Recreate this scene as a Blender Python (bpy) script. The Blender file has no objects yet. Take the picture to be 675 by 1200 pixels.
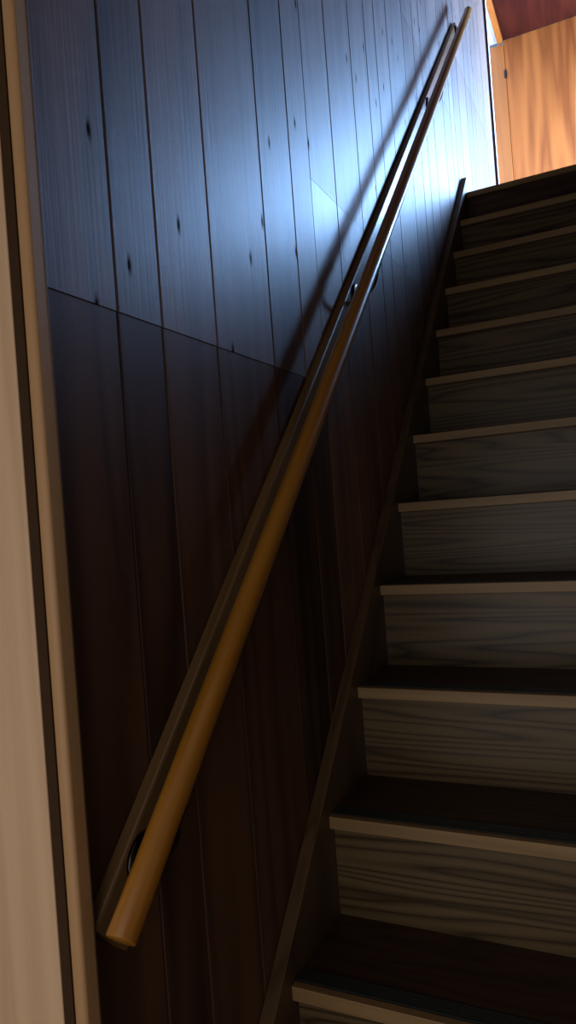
import bpy, bmesh, math, random
from mathutils import Vector, Matrix
R = random.Random(7)
C = bpy.context.scene.collection
RISE, T = 0.2, 0.2057          # step rise and going
N = 11                         # index of the landing nosing
SW = 0.90                      # stair width
WX = -0.027                    # face of the left wall
H1 = 2.2                       # upper floor level
F0 = -0.6                      # lower floor level
SL = math.atan2(RISE, T)

# ------------------------------------------------------------------ helpers
def mesh_obj(name, bm, mat=None, parent=None, smooth=False, kind=None, bevel=0.0, label=None):
    me = bpy.data.meshes.new(name)
    bmesh.ops.recalc_face_normals(bm, faces=bm.faces[:])
    bm.to_mesh(me); bm.free()
    if smooth:
        for p in me.polygons: p.use_smooth = True
    o = bpy.data.objects.new(name, me); C.objects.link(o)
    for m in (mat if isinstance(mat, (list, tuple)) else [mat]):
        if m: me.materials.append(m)
    if parent: o.parent = parent
    if kind: o['kind'] = kind
    if label: o['label'] = label
    if bevel:
        b = o.modifiers.new('bevel', 'BEVEL'); b.width = bevel; b.segments = 2
        b.limit_method = 'ANGLE'; b.angle_limit = math.radians(40)
    return o

def box(bm, x0, x1, y0, y1, z0, z1, mi=0):
    v = [bm.verts.new((x, y, z)) for x in (x0, x1) for y in (y0, y1) for z in (z0, z1)]
    for f in ((0,1,3,2),(4,6,7,5),(0,4,5,1),(2,3,7,6),(0,2,6,4),(1,5,7,3)):
        q = bm.faces.new([v[i] for i in f]); q.material_index = mi
    return bm

def prism(bm, poly, axis, a, b, mi=0):
    """extrude a closed 2-D outline along an axis; outline is in the two other axes, in x,y,z order"""
    def P(u, v, t):
        return {0: (t, u, v), 1: (u, t, v), 2: (u, v, t)}[axis]
    A = [bm.verts.new(P(u, v, a)) for u, v in poly]; B = [bm.verts.new(P(u, v, b)) for u, v in poly]
    n = len(poly); fs = [bm.faces.new(A), bm.faces.new(B[::-1])]
    for i in range(n):
        fs.append(bm.faces.new((A[i], B[i], B[(i+1) % n], A[(i+1) % n])))
    for f in fs: f.material_index = mi
    return bm

def tube(bm, pts, r, seg=20, cap=True):
    pts = [Vector(p) for p in pts]; rings = []; prev = None
    for i, p in enumerate(pts):
        d = (pts[min(i+1, len(pts)-1)] - pts[max(i-1, 0)]).normalized()
        if prev is None:
            u = d.cross(Vector((0, 0, 1)))
            if u.length < 1e-3: u = d.cross(Vector((1, 0, 0)))
            u.normalize()
        else:
            u = (prev - d*prev.dot(d)).normalized()
        prev = u; w = d.cross(u)
        rr = r[i] if isinstance(r, (list, tuple)) else r
        rings.append([bm.verts.new(p + rr*(math.cos(2*math.pi*k/seg)*u + math.sin(2*math.pi*k/seg)*w)) for k in range(seg)])
    for a, b in zip(rings, rings[1:]):
        for k in range(seg):
            bm.faces.new((a[k], a[(k+1) % seg], b[(k+1) % seg], b[k]))
    if cap:
        bm.faces.new(rings[0]); bm.faces.new(rings[-1][::-1])
    return bm

def lathe(bm, prof, origin, axis, seg=32):
    """profile of (distance along axis, radius)"""
    axis = Vector(axis).normalized(); u = axis.orthogonal().normalized(); w = axis.cross(u); rings = []
    for t, r in prof:
        c = Vector(origin) + axis*t
        rings.append([bm.verts.new(c + max(r, 1e-4)*(math.cos(2*math.pi*k/seg)*u + math.sin(2*math.pi*k/seg)*w)) for k in range(seg)])
    for a, b in zip(rings, rings[1:]):
        for k in range(seg):
            bm.faces.new((a[k], a[(k+1) % seg], b[(k+1) % seg], b[k]))
    bm.faces.new(rings[0]); bm.faces.new(rings[-1][::-1])
    return bm

def empty(name, loc=(0, 0, 0), label=None, cat=None, kind=None, parent=None):
    o = bpy.data.objects.new(name, None); C.objects.link(o); o.location = loc; o.empty_display_size = .1
    if label: o['label'] = label
    if cat: o['category'] = cat
    if kind: o['kind'] = kind
    if parent: o.parent = parent
    return o

# ---------------------------------------------------------------- materials
def wood(name, dark, light, grain=(1, 1, .08), scale=7, rings=9, rough=.45, coat=0, coat_rough=.2, spec=.5,
         fibre=.35, contrast=1.0, bump=.08, knots=0, planks=None, line=.6, blot=.38):
    """flat sawn grain: contour lines of a noise stretched along the grain; 'grain' is the squash of each axis"""
    m = bpy.data.materials.new(name); m.use_nodes = True
    nt = m.node_tree; nd = nt.nodes; lk = nt.links
    bs = nd['Principled BSDF']
    tc = nd.new('ShaderNodeTexCoord'); oi = nd.new('ShaderNodeObjectInfo')
    off = nd.new('ShaderNodeVectorMath'); off.operation = 'SCALE'; off.inputs[0].default_value = (7.3, 3.1, 5.7)
    lk.new(oi.outputs['Random'], off.inputs['Scale'])
    add = nd.new('ShaderNodeVectorMath'); add.operation = 'ADD'
    lk.new(tc.outputs['Object'], add.inputs[0]); lk.new(off.outputs[0], add.inputs[1])
    vec = add.outputs[0]
    idout = None
    if planks:                                   # every board between two grooves gets its own cut of grain
        sep = nd.new('ShaderNodeSeparateXYZ'); lk.new(tc.outputs['Object'], sep.inputs[0])
        acc = None
        for g in planks:
            gt = nd.new('ShaderNodeMath'); gt.operation = 'GREATER_THAN'; gt.inputs[1].default_value = g
            lk.new(sep.outputs['Y'], gt.inputs[0])
            if acc is None: acc = gt.outputs[0]
            else:
                a = nd.new('ShaderNodeMath'); a.operation = 'ADD'; lk.new(acc, a.inputs[0]); lk.new(gt.outputs[0], a.inputs[1]); acc = a.outputs[0]
        wn = nd.new('ShaderNodeTexWhiteNoise'); wn.noise_dimensions = '1D'; lk.new(acc, wn.inputs['W'])
        sc = nd.new('ShaderNodeVectorMath'); sc.operation = 'SCALE'; sc.inputs['Scale'].default_value = 9
        lk.new(wn.outputs['Color'], sc.inputs[0])
        a2 = nd.new('ShaderNodeVectorMath'); a2.operation = 'ADD'; lk.new(vec, a2.inputs[0]); lk.new(sc.outputs[0], a2.inputs[1]); vec = a2.outputs[0]
        idout = wn.outputs['Value']
    mp = nd.new('ShaderNodeMapping'); mp.inputs['Scale'].default_value = grain; lk.new(vec, mp.inputs['Vector'])
    n1 = nd.new('ShaderNodeTexNoise'); n1.inputs['Scale'].default_value = scale; n1.inputs['Detail'].default_value = 2.0
    n1.inputs['Roughness'].default_value = .35; lk.new(mp.outputs[0], n1.inputs['Vector'])
    mu = nd.new('ShaderNodeMath'); mu.operation = 'MULTIPLY'; mu.inputs[1].default_value = rings*2*math.pi; lk.new(n1.outputs['Fac'], mu.inputs[0])
    sn = nd.new('ShaderNodeMath'); sn.operation = 'SINE'; lk.new(mu.outputs[0], sn.inputs[0])
    mr = nd.new('ShaderNodeMapRange'); mr.inputs['From Min'].default_value = -1; mr.inputs['From Max'].default_value = 1
    lk.new(sn.outputs[0], mr.inputs['Value'])
    pw = nd.new('ShaderNodeMath'); pw.operation = 'POWER'; pw.inputs[1].default_value = line; lk.new(mr.outputs[0], pw.inputs[0])
    n2 = nd.new('ShaderNodeTexNoise'); n2.inputs['Scale'].default_value = scale*22; n2.inputs['Detail'].default_value = 3
    mp2 = nd.new('ShaderNodeMapping'); mp2.inputs['Scale'].default_value = [g if g > .5 else g*.35 for g in grain]; lk.new(vec, mp2.inputs['Vector'])
    lk.new(mp2.outputs[0], n2.inputs['Vector'])
    n3 = nd.new('ShaderNodeTexNoise'); n3.inputs['Scale'].default_value = scale*.7; n3.inputs['Detail'].default_value = 3; lk.new(mp.outputs[0], n3.inputs['Vector'])
    mx = nd.new('ShaderNodeMix'); mx.inputs['Factor'].default_value = fibre
    lk.new(pw.outputs[0], mx.inputs[2]); lk.new(n2.outputs['Fac'], mx.inputs[3])
    mx2 = nd.new('ShaderNodeMix'); mx2.inputs['Factor'].default_value = blot
    lk.new(mx.outputs[0], mx2.inputs[2]); lk.new(n3.outputs['Fac'], mx2.inputs[3])
    fac = mx2.outputs[0]
    if idout is not None:
        m3 = nd.new('ShaderNodeMix'); m3.inputs['Factor'].default_value = .3; lk.new(fac, m3.inputs[2]); lk.new(idout, m3.inputs[3]); fac = m3.outputs[0]
    cr = nd.new('ShaderNodeValToRGB'); lo = .5-.32/contrast; hi = .5+.32/contrast
    cr.color_ramp.elements[0].position = lo; cr.color_ramp.elements[0].color = (*dark, 1)
    cr.color_ramp.elements[1].position = hi; cr.color_ramp.elements[1].color = (*light, 1)
    lk.new(fac, cr.inputs[0]); col = cr.outputs[0]
    if knots:
        vo = nd.new('ShaderNodeTexVoronoi'); vo.inputs['Scale'].default_value = knots; vo.voronoi_dimensions = '2D'
        km = nd.new('ShaderNodeMapping'); km.inputs['Scale'].default_value = (2.2, .75, 1); km.inputs['Rotation'].default_value = (0, 0, .12); ks = nd.new('ShaderNodeSeparateXYZ'); kc = nd.new('ShaderNodeCombineXYZ'); lk.new(tc.outputs['Object'], ks.inputs[0]); lk.new(ks.outputs['Y'], kc.inputs['X']); lk.new(ks.outputs['Z'], kc.inputs['Y']); lk.new(kc.outputs[0], km.inputs['Vector']); lk.new(km.outputs[0], vo.inputs['Vector'])
        kr = nd.new('ShaderNodeMapRange'); kr.inputs['From Min'].default_value = .02; kr.inputs['From Max'].default_value = .06
        lk.new(vo.outputs['Distance'], kr.inputs['Value'])
        km2 = nd.new('ShaderNodeMix'); km2.data_type = 'RGBA'; lk.new(kr.outputs[0], km2.inputs['Factor'])
        km2.inputs['A'].default_value = (*[c*.35 for c in dark], 1); lk.new(col, km2.inputs['B']); col = km2.outputs['Result']
        kro = kr.outputs[0]
    lk.new(col, bs.inputs['Base Color'])
    bs.inputs['Specular IOR Level'].default_value = spec
    rr = nd.new('ShaderNodeMapRange'); rr.inputs['To Min'].default_value = rough*.9; rr.inputs['To Max'].default_value = rough*1.12
    lk.new(n2.outputs['Fac'], rr.inputs['Value']); lk.new(rr.outputs[0], bs.inputs['Roughness'])
    bs.inputs['Coat Weight'].default_value = coat; bs.inputs['Coat Roughness'].default_value = coat_rough
    if knots:
        for sock, v in (('Specular IOR Level', spec), ('Coat Weight', coat)):
            kk = nd.new('ShaderNodeMath'); kk.operation = 'MULTIPLY'; kk.inputs[1].default_value = v; lk.new(kro, kk.inputs[0]); lk.new(kk.outputs[0], bs.inputs[sock])
    if bump:
        bp = nd.new('ShaderNodeBump'); bp.inputs['Strength'].default_value = bump; bp.inputs['Distance'].default_value = .002
        h = n2.outputs['Fac']
        if knots:
            hm = nd.new('ShaderNodeMath'); hm.operation = 'MULTIPLY'; lk.new(h, hm.inputs[0]); lk.new(kro, hm.inputs[1]); h = hm.outputs[0]
        lk.new(h, bp.inputs['Height']); lk.new(bp.outputs[0], bs.inputs['Normal'])
    return m

def plain(name, col, rough=.6, metal=0, bump=0, scale=60, spec=.5, var=.15):
    m = bpy.data.materials.new(name); m.use_nodes = True; nt = m.node_tree; nd = nt.nodes; lk = nt.links; bs = nd['Principled BSDF']
    tc = nd.new('ShaderNodeTexCoord'); n = nd.new('ShaderNodeTexNoise'); n.inputs['Scale'].default_value = scale; n.inputs['Detail'].default_value = 4
    lk.new(tc.outputs['Object'], n.inputs['Vector'])
    cr = nd.new('ShaderNodeValToRGB'); cr.color_ramp.elements[0].color = (*[c*(1-var) for c in col], 1); cr.color_ramp.elements[1].color = (*[min(1, c*(1+var)) for c in col], 1)
    lk.new(n.outputs['Fac'], cr.inputs[0]); lk.new(cr.outputs[0], bs.inputs['Base Color'])
    bs.inputs['Roughness'].default_value = rough; bs.inputs['Metallic'].default_value = metal; bs.inputs['Specular IOR Level'].default_value = spec
    if bump:
        bp = nd.new('ShaderNodeBump'); bp.inputs['Strength'].default_value = bump; bp.inputs['Distance'].default_value = .001
        lk.new(n.outputs['Fac'], bp.inputs['Height']); lk.new(bp.outputs[0], bs.inputs['Normal'])
    return m

GROOVES = [-.297, -.196, -.042, .169, .317, .426, .589, .784, .932, 1.037, 1.176, 1.39, 1.54, 1.655, 1.80, 2.01, 2.16, 2.26, 2.41, 2.62, 2.77, 2.88, 3.02, 3.23, 3.38]
M = {}
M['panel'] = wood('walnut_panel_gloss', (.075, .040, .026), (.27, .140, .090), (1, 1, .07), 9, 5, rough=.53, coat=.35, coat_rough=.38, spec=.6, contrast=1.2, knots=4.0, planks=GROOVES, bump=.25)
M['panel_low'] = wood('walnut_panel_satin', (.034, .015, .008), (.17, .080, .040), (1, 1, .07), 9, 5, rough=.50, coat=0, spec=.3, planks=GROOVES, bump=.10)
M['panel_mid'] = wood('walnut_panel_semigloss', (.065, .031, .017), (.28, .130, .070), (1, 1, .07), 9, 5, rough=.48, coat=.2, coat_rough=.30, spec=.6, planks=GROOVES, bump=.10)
M['groove'] = plain('dark_groove_backing', (.02, .009, .006), .9, spec=.1)  # dark backing colour behind the panel boards
M['tread'] = wood('dark_tread_veneer', (.034, .015, .009), (.085, .038, .022), (.1, 1, 1), 16, 6, rough=.42, spec=.4)
M['riser'] = wood('ash_riser_veneer', (.038, .023, .009), (.160, .107, .048), (.055, 1, 1), 10, 17, rough=.36, spec=.35, contrast=1.15, line=.35, blot=.22, fibre=.3)
M['nosing'] = wood('light_nosing_veneer', (.27, .160, .060), (.40, .25, .105), (.06, 1, 1), 14, 4, rough=.45)
M['grip'] = plain('grip_strip_rubber', (.018, .022, .018), .55, bump=.2)
M['stringer'] = wood('stringer_veneer', (.065, .036, .016), (.15, .088, .040), (1, .12, .12), 22, 5, rough=.45, spec=.4)
M['rail'] = wood('varnished_rail', (.31, .118, .010), (.46, .19, .022), (1, .05, .05), 30, 3, rough=.32, coat=.3, coat_rough=.12, bump=.03)
M['board'] = wood('varnished_backing_board', (.16, .085, .03), (.26, .15, .06), (1, .06, .06), 26, 4, rough=.30, coat=.4, coat_rough=.2, bump=.03)
M['bronze'] = plain('dark_bracket_metal', (.05, .045, .04), .28, metal=1, var=.1)
M['jamb'] = wood('pale_jamb_wood', (.66, .42, .24), (.82, .56, .34), (1, 1, .05), 16, 4, rough=.55, contrast=.9, bump=.15)
M['strip'] = wood('rounded_stop_wood', (.44, .24, .10), (.56, .32, .14), (1, 1, .05), 16, 3, rough=.5)
M['jamb_dark'] = wood('frame_side_wood', (.15, .085, .04), (.21, .125, .06), (1, 1, .05), 16, 4, rough=.5)
M['door'] = wood('orange_veneer_door', (.20, .036, .004), (.46, .110, .018), (1, 1, .07), 7, 4, rough=.6, spec=.25, fibre=.3, contrast=.9)
M['doorframe'] = wood('orange_frame_wood', (.33, .072, .005), (.42, .100, .008), (1, 1, .06), 14, 3, rough=.5)
M['ceiling_wood'] = wood('red_brown_ceiling_board', (.035, .004, .001), (.07, .008, .002), (1, .1, 1), 9, 5, rough=.8, spec=.08)
M['plaster'] = plain('white_plaster', (.75, .73, .69), .9, bump=.3, var=.04)
M['trim_dark'] = plain('dark_edge_trim', (.06, .018, .016), .5)
M['white_trim'] = plain('white_edge_trim', (.8, .8, .78), .6, var=.03)
M['hallfloor'] = wood('hall_floorboards', (.20, .10, .05), (.30, .16, .08), (1, .08, 1), 9, 5, rough=.4)
M['gap_shade'] = plain('painted_gap_shade', (.060, .032, .015), .8, spec=.1)  # shade inside the jamb recess, put into a dark flat colour
M['sash'] = plain('window_sash_aluminium', (.45, .44, .42), .4, metal=.6)

# -------------------------------------------------- left wall: panel sheets
YA, YB = -.447, 3.50
bm = bmesh.new()
box(bm, WX-.10, WX-.006, YA, YB, F0, 4.5, 2)                         # backing seen in the grooves
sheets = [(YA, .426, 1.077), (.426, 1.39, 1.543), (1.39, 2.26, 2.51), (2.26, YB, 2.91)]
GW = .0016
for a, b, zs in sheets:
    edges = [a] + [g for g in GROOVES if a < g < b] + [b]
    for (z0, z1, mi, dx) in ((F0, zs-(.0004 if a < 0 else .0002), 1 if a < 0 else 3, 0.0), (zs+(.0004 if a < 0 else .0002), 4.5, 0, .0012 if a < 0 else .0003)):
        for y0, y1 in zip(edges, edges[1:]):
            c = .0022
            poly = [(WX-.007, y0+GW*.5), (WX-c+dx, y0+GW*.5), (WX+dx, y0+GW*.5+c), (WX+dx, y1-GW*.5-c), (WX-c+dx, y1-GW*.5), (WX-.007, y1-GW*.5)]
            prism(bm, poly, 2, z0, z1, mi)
wall = mesh_obj('wall_left', bm, [M['panel'], M['panel_low'], M['groove'], M['panel_mid']], kind='structure')

bm = bmesh.new(); box(bm, -.10, WX+.014, YB, YB+.016, H1, 4.5); mesh_obj('trim_1', bm, M['trim_dark'], kind='structure')
bm = bmesh.new(); box(bm, -.10, WX+.0145, YB+.0165, YB+.045, H1, 4.5); mesh_obj('trim_2', bm, M['white_trim'], kind='structure')

# -------------------------------------------------- staircase, one thing
stair = empty('staircase', (0, 0, F0), 'straight wooden staircase with dark treads, greyish oak risers and pale nosing strips', 'staircase')
def under(o):                                   # geometry is written in room coordinates
    o.parent = stair; o.matrix_parent_inverse = Matrix.Translation((0, 0, -F0)); return o
TH = .024
def step_parts():
    out = []
    bm = bmesh.new(); box(bm, .0005, SW, .016, T+.035, -.026, -.0005); out.append(mesh_obj('tread', bm, M['tread'], bevel=.0006))
    bm = bmesh.new(); box(bm, .0005, SW, 0, .0155, -TH, 0.0); out.append(mesh_obj('nosing', bm, M['nosing'], bevel=.0012, label='pale wooden nosing strip'))
    bm = bmesh.new()
    prof = [(.017, -.0008), (.017, .0016)]
    for k in range(6):
        y = .019+k*.0052; prof += [(y, .0026), (y+.003, .0026), (y+.0034, .0012), (y+.0048, .0012)]
    prof += [(.051, .0016), (.051, -.0008)]
    prism(bm, prof, 0, .001, SW); out.append(mesh_obj('grip_strip', bm, M['grip'], label='dark ribbed grip strip'))
    bm = bmesh.new(); box(bm, .0008, SW, .022, .034, -RISE-.0005, -.0262); out.append(mesh_obj('riser', bm, M['riser'], label='greyish oak riser with flowing grain'))
    return out
base = step_parts()
allk = list(range(-2, N))
for i, k in enumerate(allk):
    for o in base:
        c = o if i == 0 else o.copy()
        if i: C.objects.link(c)
        under(c); c.location = (0, k*T, k*RISE)
# landing edge: nosing, grip strip and riser only, then the floor
bm = bmesh.new(); box(bm, .0005, SW, 0, .0155, -TH, 0.0); o = under(mesh_obj('nosing', bm, M['nosing'], bevel=.0012)); o.location = (0, N*T, H1)
c = base[3].copy(); C.objects.link(c); under(c); c.location = (0, N*T, H1)
def stringer(x0, x1, name='stringer'):
    bm = bmesh.new(); h = .05; m_ = RISE/T
    y0, y1 = -2*T-.06, 2.30
    z = lambda y, hh: y*m_+hh
    lo = -.30
    poly = [(y0, F0), (y0, z(y0, h)), (y1, z(y1, h)), (y1, z(y1, h)-.10), (y1, z(y1, lo)), ((F0-lo)/m_, F0)]
    prism(bm, poly, 0, x0, x1); return under(mesh_obj(name, bm, M['stringer'], bevel=.0015))
stringer(WX+.0015, 0)
stringer(SW+.0005, SW+.027)

# -------------------------------------------------- handrail, one thing
P0, P1 = Vector((.052, -.470, .357)), Vector((.052, 2.372, 3.085))
hr = empty('handrail', (-.01, P0.y, P0.z), 'round varnished wooden handrail on a long flat backing board beside the stairs', 'handrail')
def hang(o): o.parent = hr; o.matrix_parent_inverse = Matrix.Translation(-hr.location); return o
d = (P1-P0).normalized(); nrm = Vector((0, -d.z, d.y))
bm = bmesh.new(); rr = .0172; L = (P1-P0).length
s = [0, .0015, .004]; pts = [P0, P0+d*.0004, P0+d*.001]
rad = [rr-.001, rr-.0003, rr]
n = 12
for i in range(1, n): pts.append(P0+d*L*i/n); rad.append(rr)
pts += [P1-d*.003, P1-d*.0012, P1]; rad += [rr, rr-.001, rr-.003]
tube(bm, pts, rad, 40)
o = mesh_obj('rail', bm, M['rail'], smooth=True); hang(o)
# backing board
B0, B1 = Vector((WX+.0015, -.442, .341)), Vector((WX+.0015, 2.361, 3.045))
bd = (B1-B0).normalized(); bn = Vector((0, bd.z, -bd.y)); bw = .074; bt = .018
bm = bmesh.new()
prof = [(0, 0), (0, bt-.004), (.0012, bt-.0012), (.004, bt), (bw-.004, bt), (bw-.0012, bt-.0012), (bw, bt-.004), (bw, 0)]
A = [bm.verts.new(B0+bn*u+Vector((v, 0, 0))) for u, v in prof]; B = [bm.verts.new(B1+bn*u+Vector((v, 0, 0))) for u, v in prof]
bm.faces.new(A); bm.faces.new(B[::-1])
for i in range(len(prof)): bm.faces.new((A[i], B[i], B[(i+1) % 8], A[(i+1) % 8]))
hang(mesh_obj('backing_board', bm, M['board']))
# brackets
xf = WX+.0015+bt
def bracket(cy):
    t = (cy-B0.y)/bd.y; c = B0 + bd*t + bn*bw*.50; c.x = xf
    tr = (cy-P0.y)/d.y; rc = P0 + d*tr
    foot = rc - nrm*(rr)                                   # underside of the rail
    br = empty('bracket', c); hang(br)
    def loc(o): o.parent = br; o.matrix_parent_inverse = Matrix.Translation(-c); return o
    bm = bmesh.new(); lathe(bm, [(0, .033), (.003, .033), (.0055, .031), (.007, .026), (.0065, .020), (.008, .013), (.012, .010)], c, (1, 0, 0), 40)
    loc(mesh_obj('rosette', bm, M['bronze'], smooth=True))
    a0 = c + Vector((.008, 0, 0)); a1 = c + Vector((.030, 0, 0)) - nrm*.012; a3 = foot - nrm*.003; a2 = Vector((a3.x, a3.y, a3.z)) - nrm*.020
    pp = []
    for i in range(17):
        u = i/16; pp.append(a0*(1-u)**3+a1*3*u*(1-u)**2+a2*3*u*u*(1-u)+a3*u**3)
    bm = bmesh.new(); tube(bm, pp, .0055, 14); loc(mesh_obj('arm', bm, M['bronze'], smooth=True))
    bm = bmesh.new(); rows = []
    for sgn in (-1, 1):
        for rad2 in (rr+.0004, rr+.003):
            rows.append([bm.verts.new(rc + d*sgn*.022 + rad2*(math.sin(a)*Vector((1, 0, 0)) - math.cos(a)*nrm)) for a in [math.radians(-34+68*k/10) for k in range(11)]])
    i0, o0, i1, o1 = rows
    for k in range(10):
        for a, b in ((i0, i1), (o0, o1), (i0, o0), (i1, o1)): bm.faces.new((a[k], a[k+1], b[k+1], b[k]))
    for k in (0, 10): bm.faces.new((i0[k], o0[k], o1[k], i1[k]))
    loc(mesh_obj('saddle', bm, M['bronze'], smooth=False))
for cy in (-.375, .60, 1.60, 2.33): bracket(cy)

# -------------------------------------------------- door frame beside the camera (hall side)
HZ = 1.75                                                 # hall ceiling
bm = bmesh.new(); n = 10
cx0, cx1, yf = -.0227, -.005, -.470
poly = [(cx1, -.4485), (cx0, -.4485)] + [((cx0+cx1)/2 - (cx1-cx0)/2*math.cos(math.pi*k/n), yf+.006-.006*math.sin(math.pi*k/n)) for k in range(n+1)]
prism(bm, poly, 2, F0, 1.50); mesh_obj('trim_3', bm, M['strip'], kind='structure')
bm = bmesh.new(); box(bm, -.10, -.0045, -.4484, YA+.0008, F0, 1.50); mesh_obj('trim_4', bm, M['jamb_dark'], kind='structure')
bm = bmesh.new(); box(bm, -.15, -.037, -.470, -.4488, F0, 1.50); mesh_obj('trim_5', bm, M['jamb'], kind='structure', bevel=.0015)
bm = bmesh.new(); box(bm, -.0369, -.0228, -.4685, -.4487, F0, 1.50); mesh_obj('trim_gap_shade', bm, M['gap_shade'], kind='structure')  # added filler, painted dark as the recess shade between jamb and stop
bm = bmesh.new(); box(bm, SW+.03, SW+.15, -.484, -.456, F0, 1.50); mesh_obj('trim_6', bm, M['jamb'], kind='structure', bevel=.0015)
bm = bmesh.new(); box(bm, -.10, SW+.15, -.484, -.44, 1.50, 1.62); mesh_obj('trim_7', bm, M['jamb'], kind='structure', bevel=.0015)

# -------------------------------------------------- rest of the shell
def slab(name, *a, mat='plaster'):
    bm = bmesh.new(); box(bm, *a); return mesh_obj(name, bm, M[mat], kind='structure')
XR = 1.6; YE = 5.0; ZC = 4.5
slab('floor', -1.5, 2.2, -2.0, -2*T+.03, F0-.1, F0, mat='hallfloor')
slab('floor', -.4, XR, N*T+.0165, YE+.1, H1-.2, H1-.0003, mat='tread')                # landing
slab('floor', SW+.03, XR, -.44, N*T+.015, H1-.2, H1-.0003, mat='tread')          # upper floor beside the stairwell
slab('wall_right', SW+.028, SW+.12, -.44, N*T+.2, F0, H1-.2, mat='panel_low')    # wall below the upper floor
slab('wall_hall', -1.5, -.15, -.465, -.38, F0, HZ)
slab('wall_hall', SW+.15, 2.2, -.484+.005, -.44, F0, HZ)
slab('wall_hall', -1.6, -1.5, -2.0, -.38, F0, HZ)
slab('wall_hall', 2.2, 2.3, -2.0, -.44, F0, HZ)
slab('ceiling', -1.6, 2.3, -2.0, -.44, HZ, HZ+.1)
slab('wall_front', -.13, XR, -.52, -.44, HZ+.1, ZC, mat='ceiling_wood')
slab('ceiling', -.127, XR, -.44, YE, ZC, ZC+.1, mat='ceiling_wood')
# hall window wall behind the camera with an opening
wx0, wx1, wz0, wz1 = -.6, 1.0, -.45, 1.25
slab('wall_back', -1.6, wx0, -2.1, -2.0, F0, HZ); slab('wall_back', wx1, 2.3, -2.1, -2.0, F0, HZ)
slab('wall_back', wx0, wx1, -2.1, -2.0, F0, wz0); slab('wall_back', wx0, wx1, -2.1, -2.0, wz1, HZ)
# upper right wall with the window opening
uy0, uy1, uz0, uz1 = 3.72, 4.88, 2.68, 3.62
slab('wall_right', XR, XR+.12, -.52, uy0, H1-.2, ZC, mat='ceiling_wood'); slab('wall_right', XR, XR+.12, uy1, YE, H1-.2, ZC, mat='ceiling_wood')
slab('wall_right', XR, XR+.12, uy0, uy1, H1-.2, uz0, mat='panel_low'); slab('wall_right', XR, XR+.12, uy0, uy1, uz1, ZC, mat='ceiling_wood')
def window(name, axis, p, a0, a1, z0, z1):
    w = empty(name, (p, (a0+a1)/2, z0) if axis == 0 else ((a0+a1)/2, p, z0), kind='structure')
    def loc(o): o.parent = w; o.matrix_parent_inverse = Matrix.Translation(-w.location); return o
    t = .035; bm = bmesh.new()
    def bb(u0, u1, v0, v1, dpt=.02, target=None):
        if axis == 0: box(target, p-dpt, p+dpt, u0, u1, v0, v1)
        else: box(target, u0, u1, p-dpt, p+dpt, v0, v1)
    mid = (a0+a1)/2
    for u in ((a0, a0+t), (a1-t, a1), (mid-t/2, mid+t/2)): bb(*u, z0+t, z1-t, target=bm)
    bb(a0, a1, z0, z0+t, target=bm); bb(a0, a1, z1-t, z1, target=bm)
    loc(mesh_obj('window_frame', bm, M['sash']))
window('window_1', 0, XR+.06, uy0, uy1, uz0, uz1)
window('window_2', 1, -2.05, wx0, wx1, wz0, wz1)
# end wall upstairs: plaster reveal, cornice, post, door
slab('wall_upper_left', -.4, -.30, YB+.046, YE, H1, ZC)
slab('wall_upper_left', -.30, -.127, YB+.046, YE, ZC-.004, ZC+.1)
slab('wall_end', -.4, XR+.12, YE+.05, YE+.15, H1-.2, ZC+.1)
slab('wall_end', 1.02, XR+.12, YE-.0, YE+.05, H1-.2, ZC+.1)
slab('trim_8', -.127, -.085, YB+.06, YE-.02, ZC-.028, ZC-.0005, mat='doorframe')      # cornice
door = empty('door_1', (.4, YE, H1), kind='structure')
def dl(o): o.parent = door; o.matrix_parent_inverse = Matrix.Translation(-door.location); return o
bm = bmesh.new(); box(bm, -.299, -.083, YE-.012, YE+.049, H1, ZC-.035); dl(mesh_obj('door_frame', bm, M['doorframe'], bevel=.002))
bm = bmesh.new(); box(bm, .90, 1.019, YE-.012, YE+.049, H1, ZC-.002); dl(mesh_obj('door_frame', bm, M['doorframe'], bevel=.002))
bm = bmesh.new(); box(bm, -.080, .897, YE, YE+.04, H1+.01, ZC-.002); dl(mesh_obj('door_panel', bm, M['door'], bevel=.001))
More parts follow.
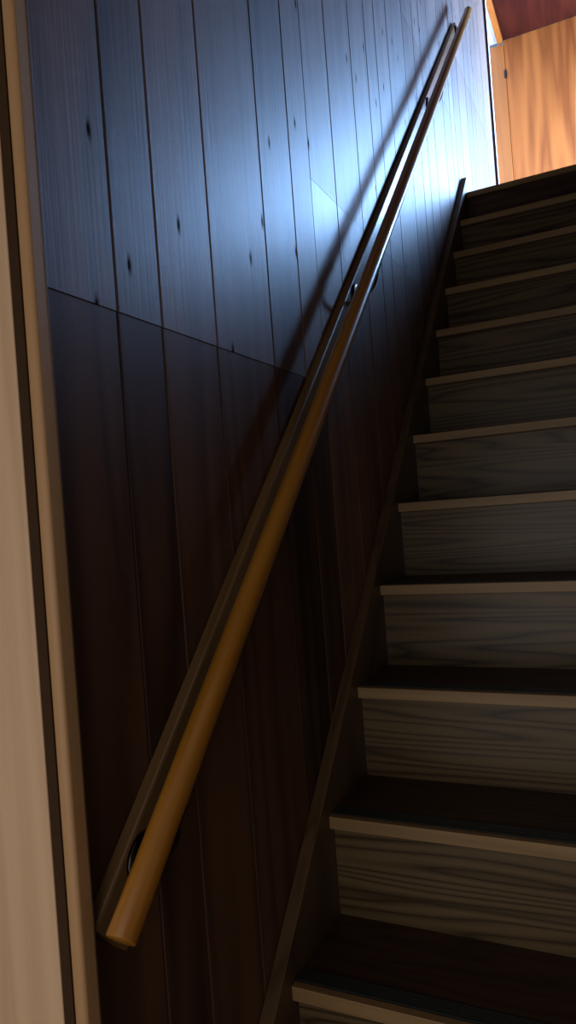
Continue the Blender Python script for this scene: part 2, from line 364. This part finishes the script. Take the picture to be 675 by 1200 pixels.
for z in (4.22, 2.6):
    bm = bmesh.new(); tube(bm, [(-.0815, YE-.012, z-.035), (-.0815, YE-.012, z+.035)], .005, 12)
    box(bm, -.092, -.071, YE-.0145, YE-.0115, z-.03, z+.03)
    dl(mesh_obj('hinge', bm, M['bronze'], label='dark metal hinge'))

# -------------------------------------------------- light: daylight through the two windows
def area(name, loc, rot, sx, sy, power, col, spread=180):
    l = bpy.data.lights.new(name, 'AREA'); l.shape = 'RECTANGLE'; l.size = sx; l.size_y = sy; l.energy = power; l.color = col; l.spread = math.radians(spread)
    o = bpy.data.objects.new(name, l); C.objects.link(o); o.location = loc; o.rotation_euler = rot; return o
area('daylight_upper_window', (XR+.11, (uy0+uy1)/2, (uz0+uz1)/2), (0, math.radians(90), 0), uz1-uz0, uy1-uy0, 570, (.29, .54, 1.0))
area('daylight_hall_window', ((wx0+wx1)/2, -2.08, (wz0+wz1)/2), (math.radians(90), 0, 0), wx1-wx0, wz1-wz0, 8.2, (1.0, .84, .64))
w = bpy.data.worlds.new('sky'); bpy.context.scene.world = w; w.use_nodes = True
w.node_tree.nodes['Background'].inputs[0].default_value = (.55, .7, 1, 1); w.node_tree.nodes['Background'].inputs[1].default_value = .6

# -------------------------------------------------- camera
cam = bpy.data.cameras.new('camera'); co = bpy.data.objects.new('camera', cam); C.objects.link(co)
cam.sensor_fit = 'VERTICAL'; cam.sensor_height = 24; cam.lens = 24*830.7/1200; cam.clip_start = .02
X, Y, Z, yaw, pit, rol = .5636, -1.0556, .7922, -.4454, .0034, -.0741
fw = Vector((math.sin(yaw)*math.cos(pit), math.cos(yaw)*math.cos(pit), math.sin(pit)))
rt = Vector((math.cos(yaw), -math.sin(yaw), 0)); up = rt.cross(fw)
r2 = rt*math.cos(rol)+up*math.sin(rol); u2 = -rt*math.sin(rol)+up*math.cos(rol)
co.matrix_world = Matrix(((r2.x, u2.x, -fw.x, X), (r2.y, u2.y, -fw.y, Y), (r2.z, u2.z, -fw.z, Z), (0, 0, 0, 1)))
sc = bpy.context.scene; sc.camera = co
sc.view_settings.view_transform = 'Standard'; sc.view_settings.look = 'None'; sc.view_settings.gamma = 1; sc.view_settings.use_curve_mapping = False
sc.view_settings.exposure = 0
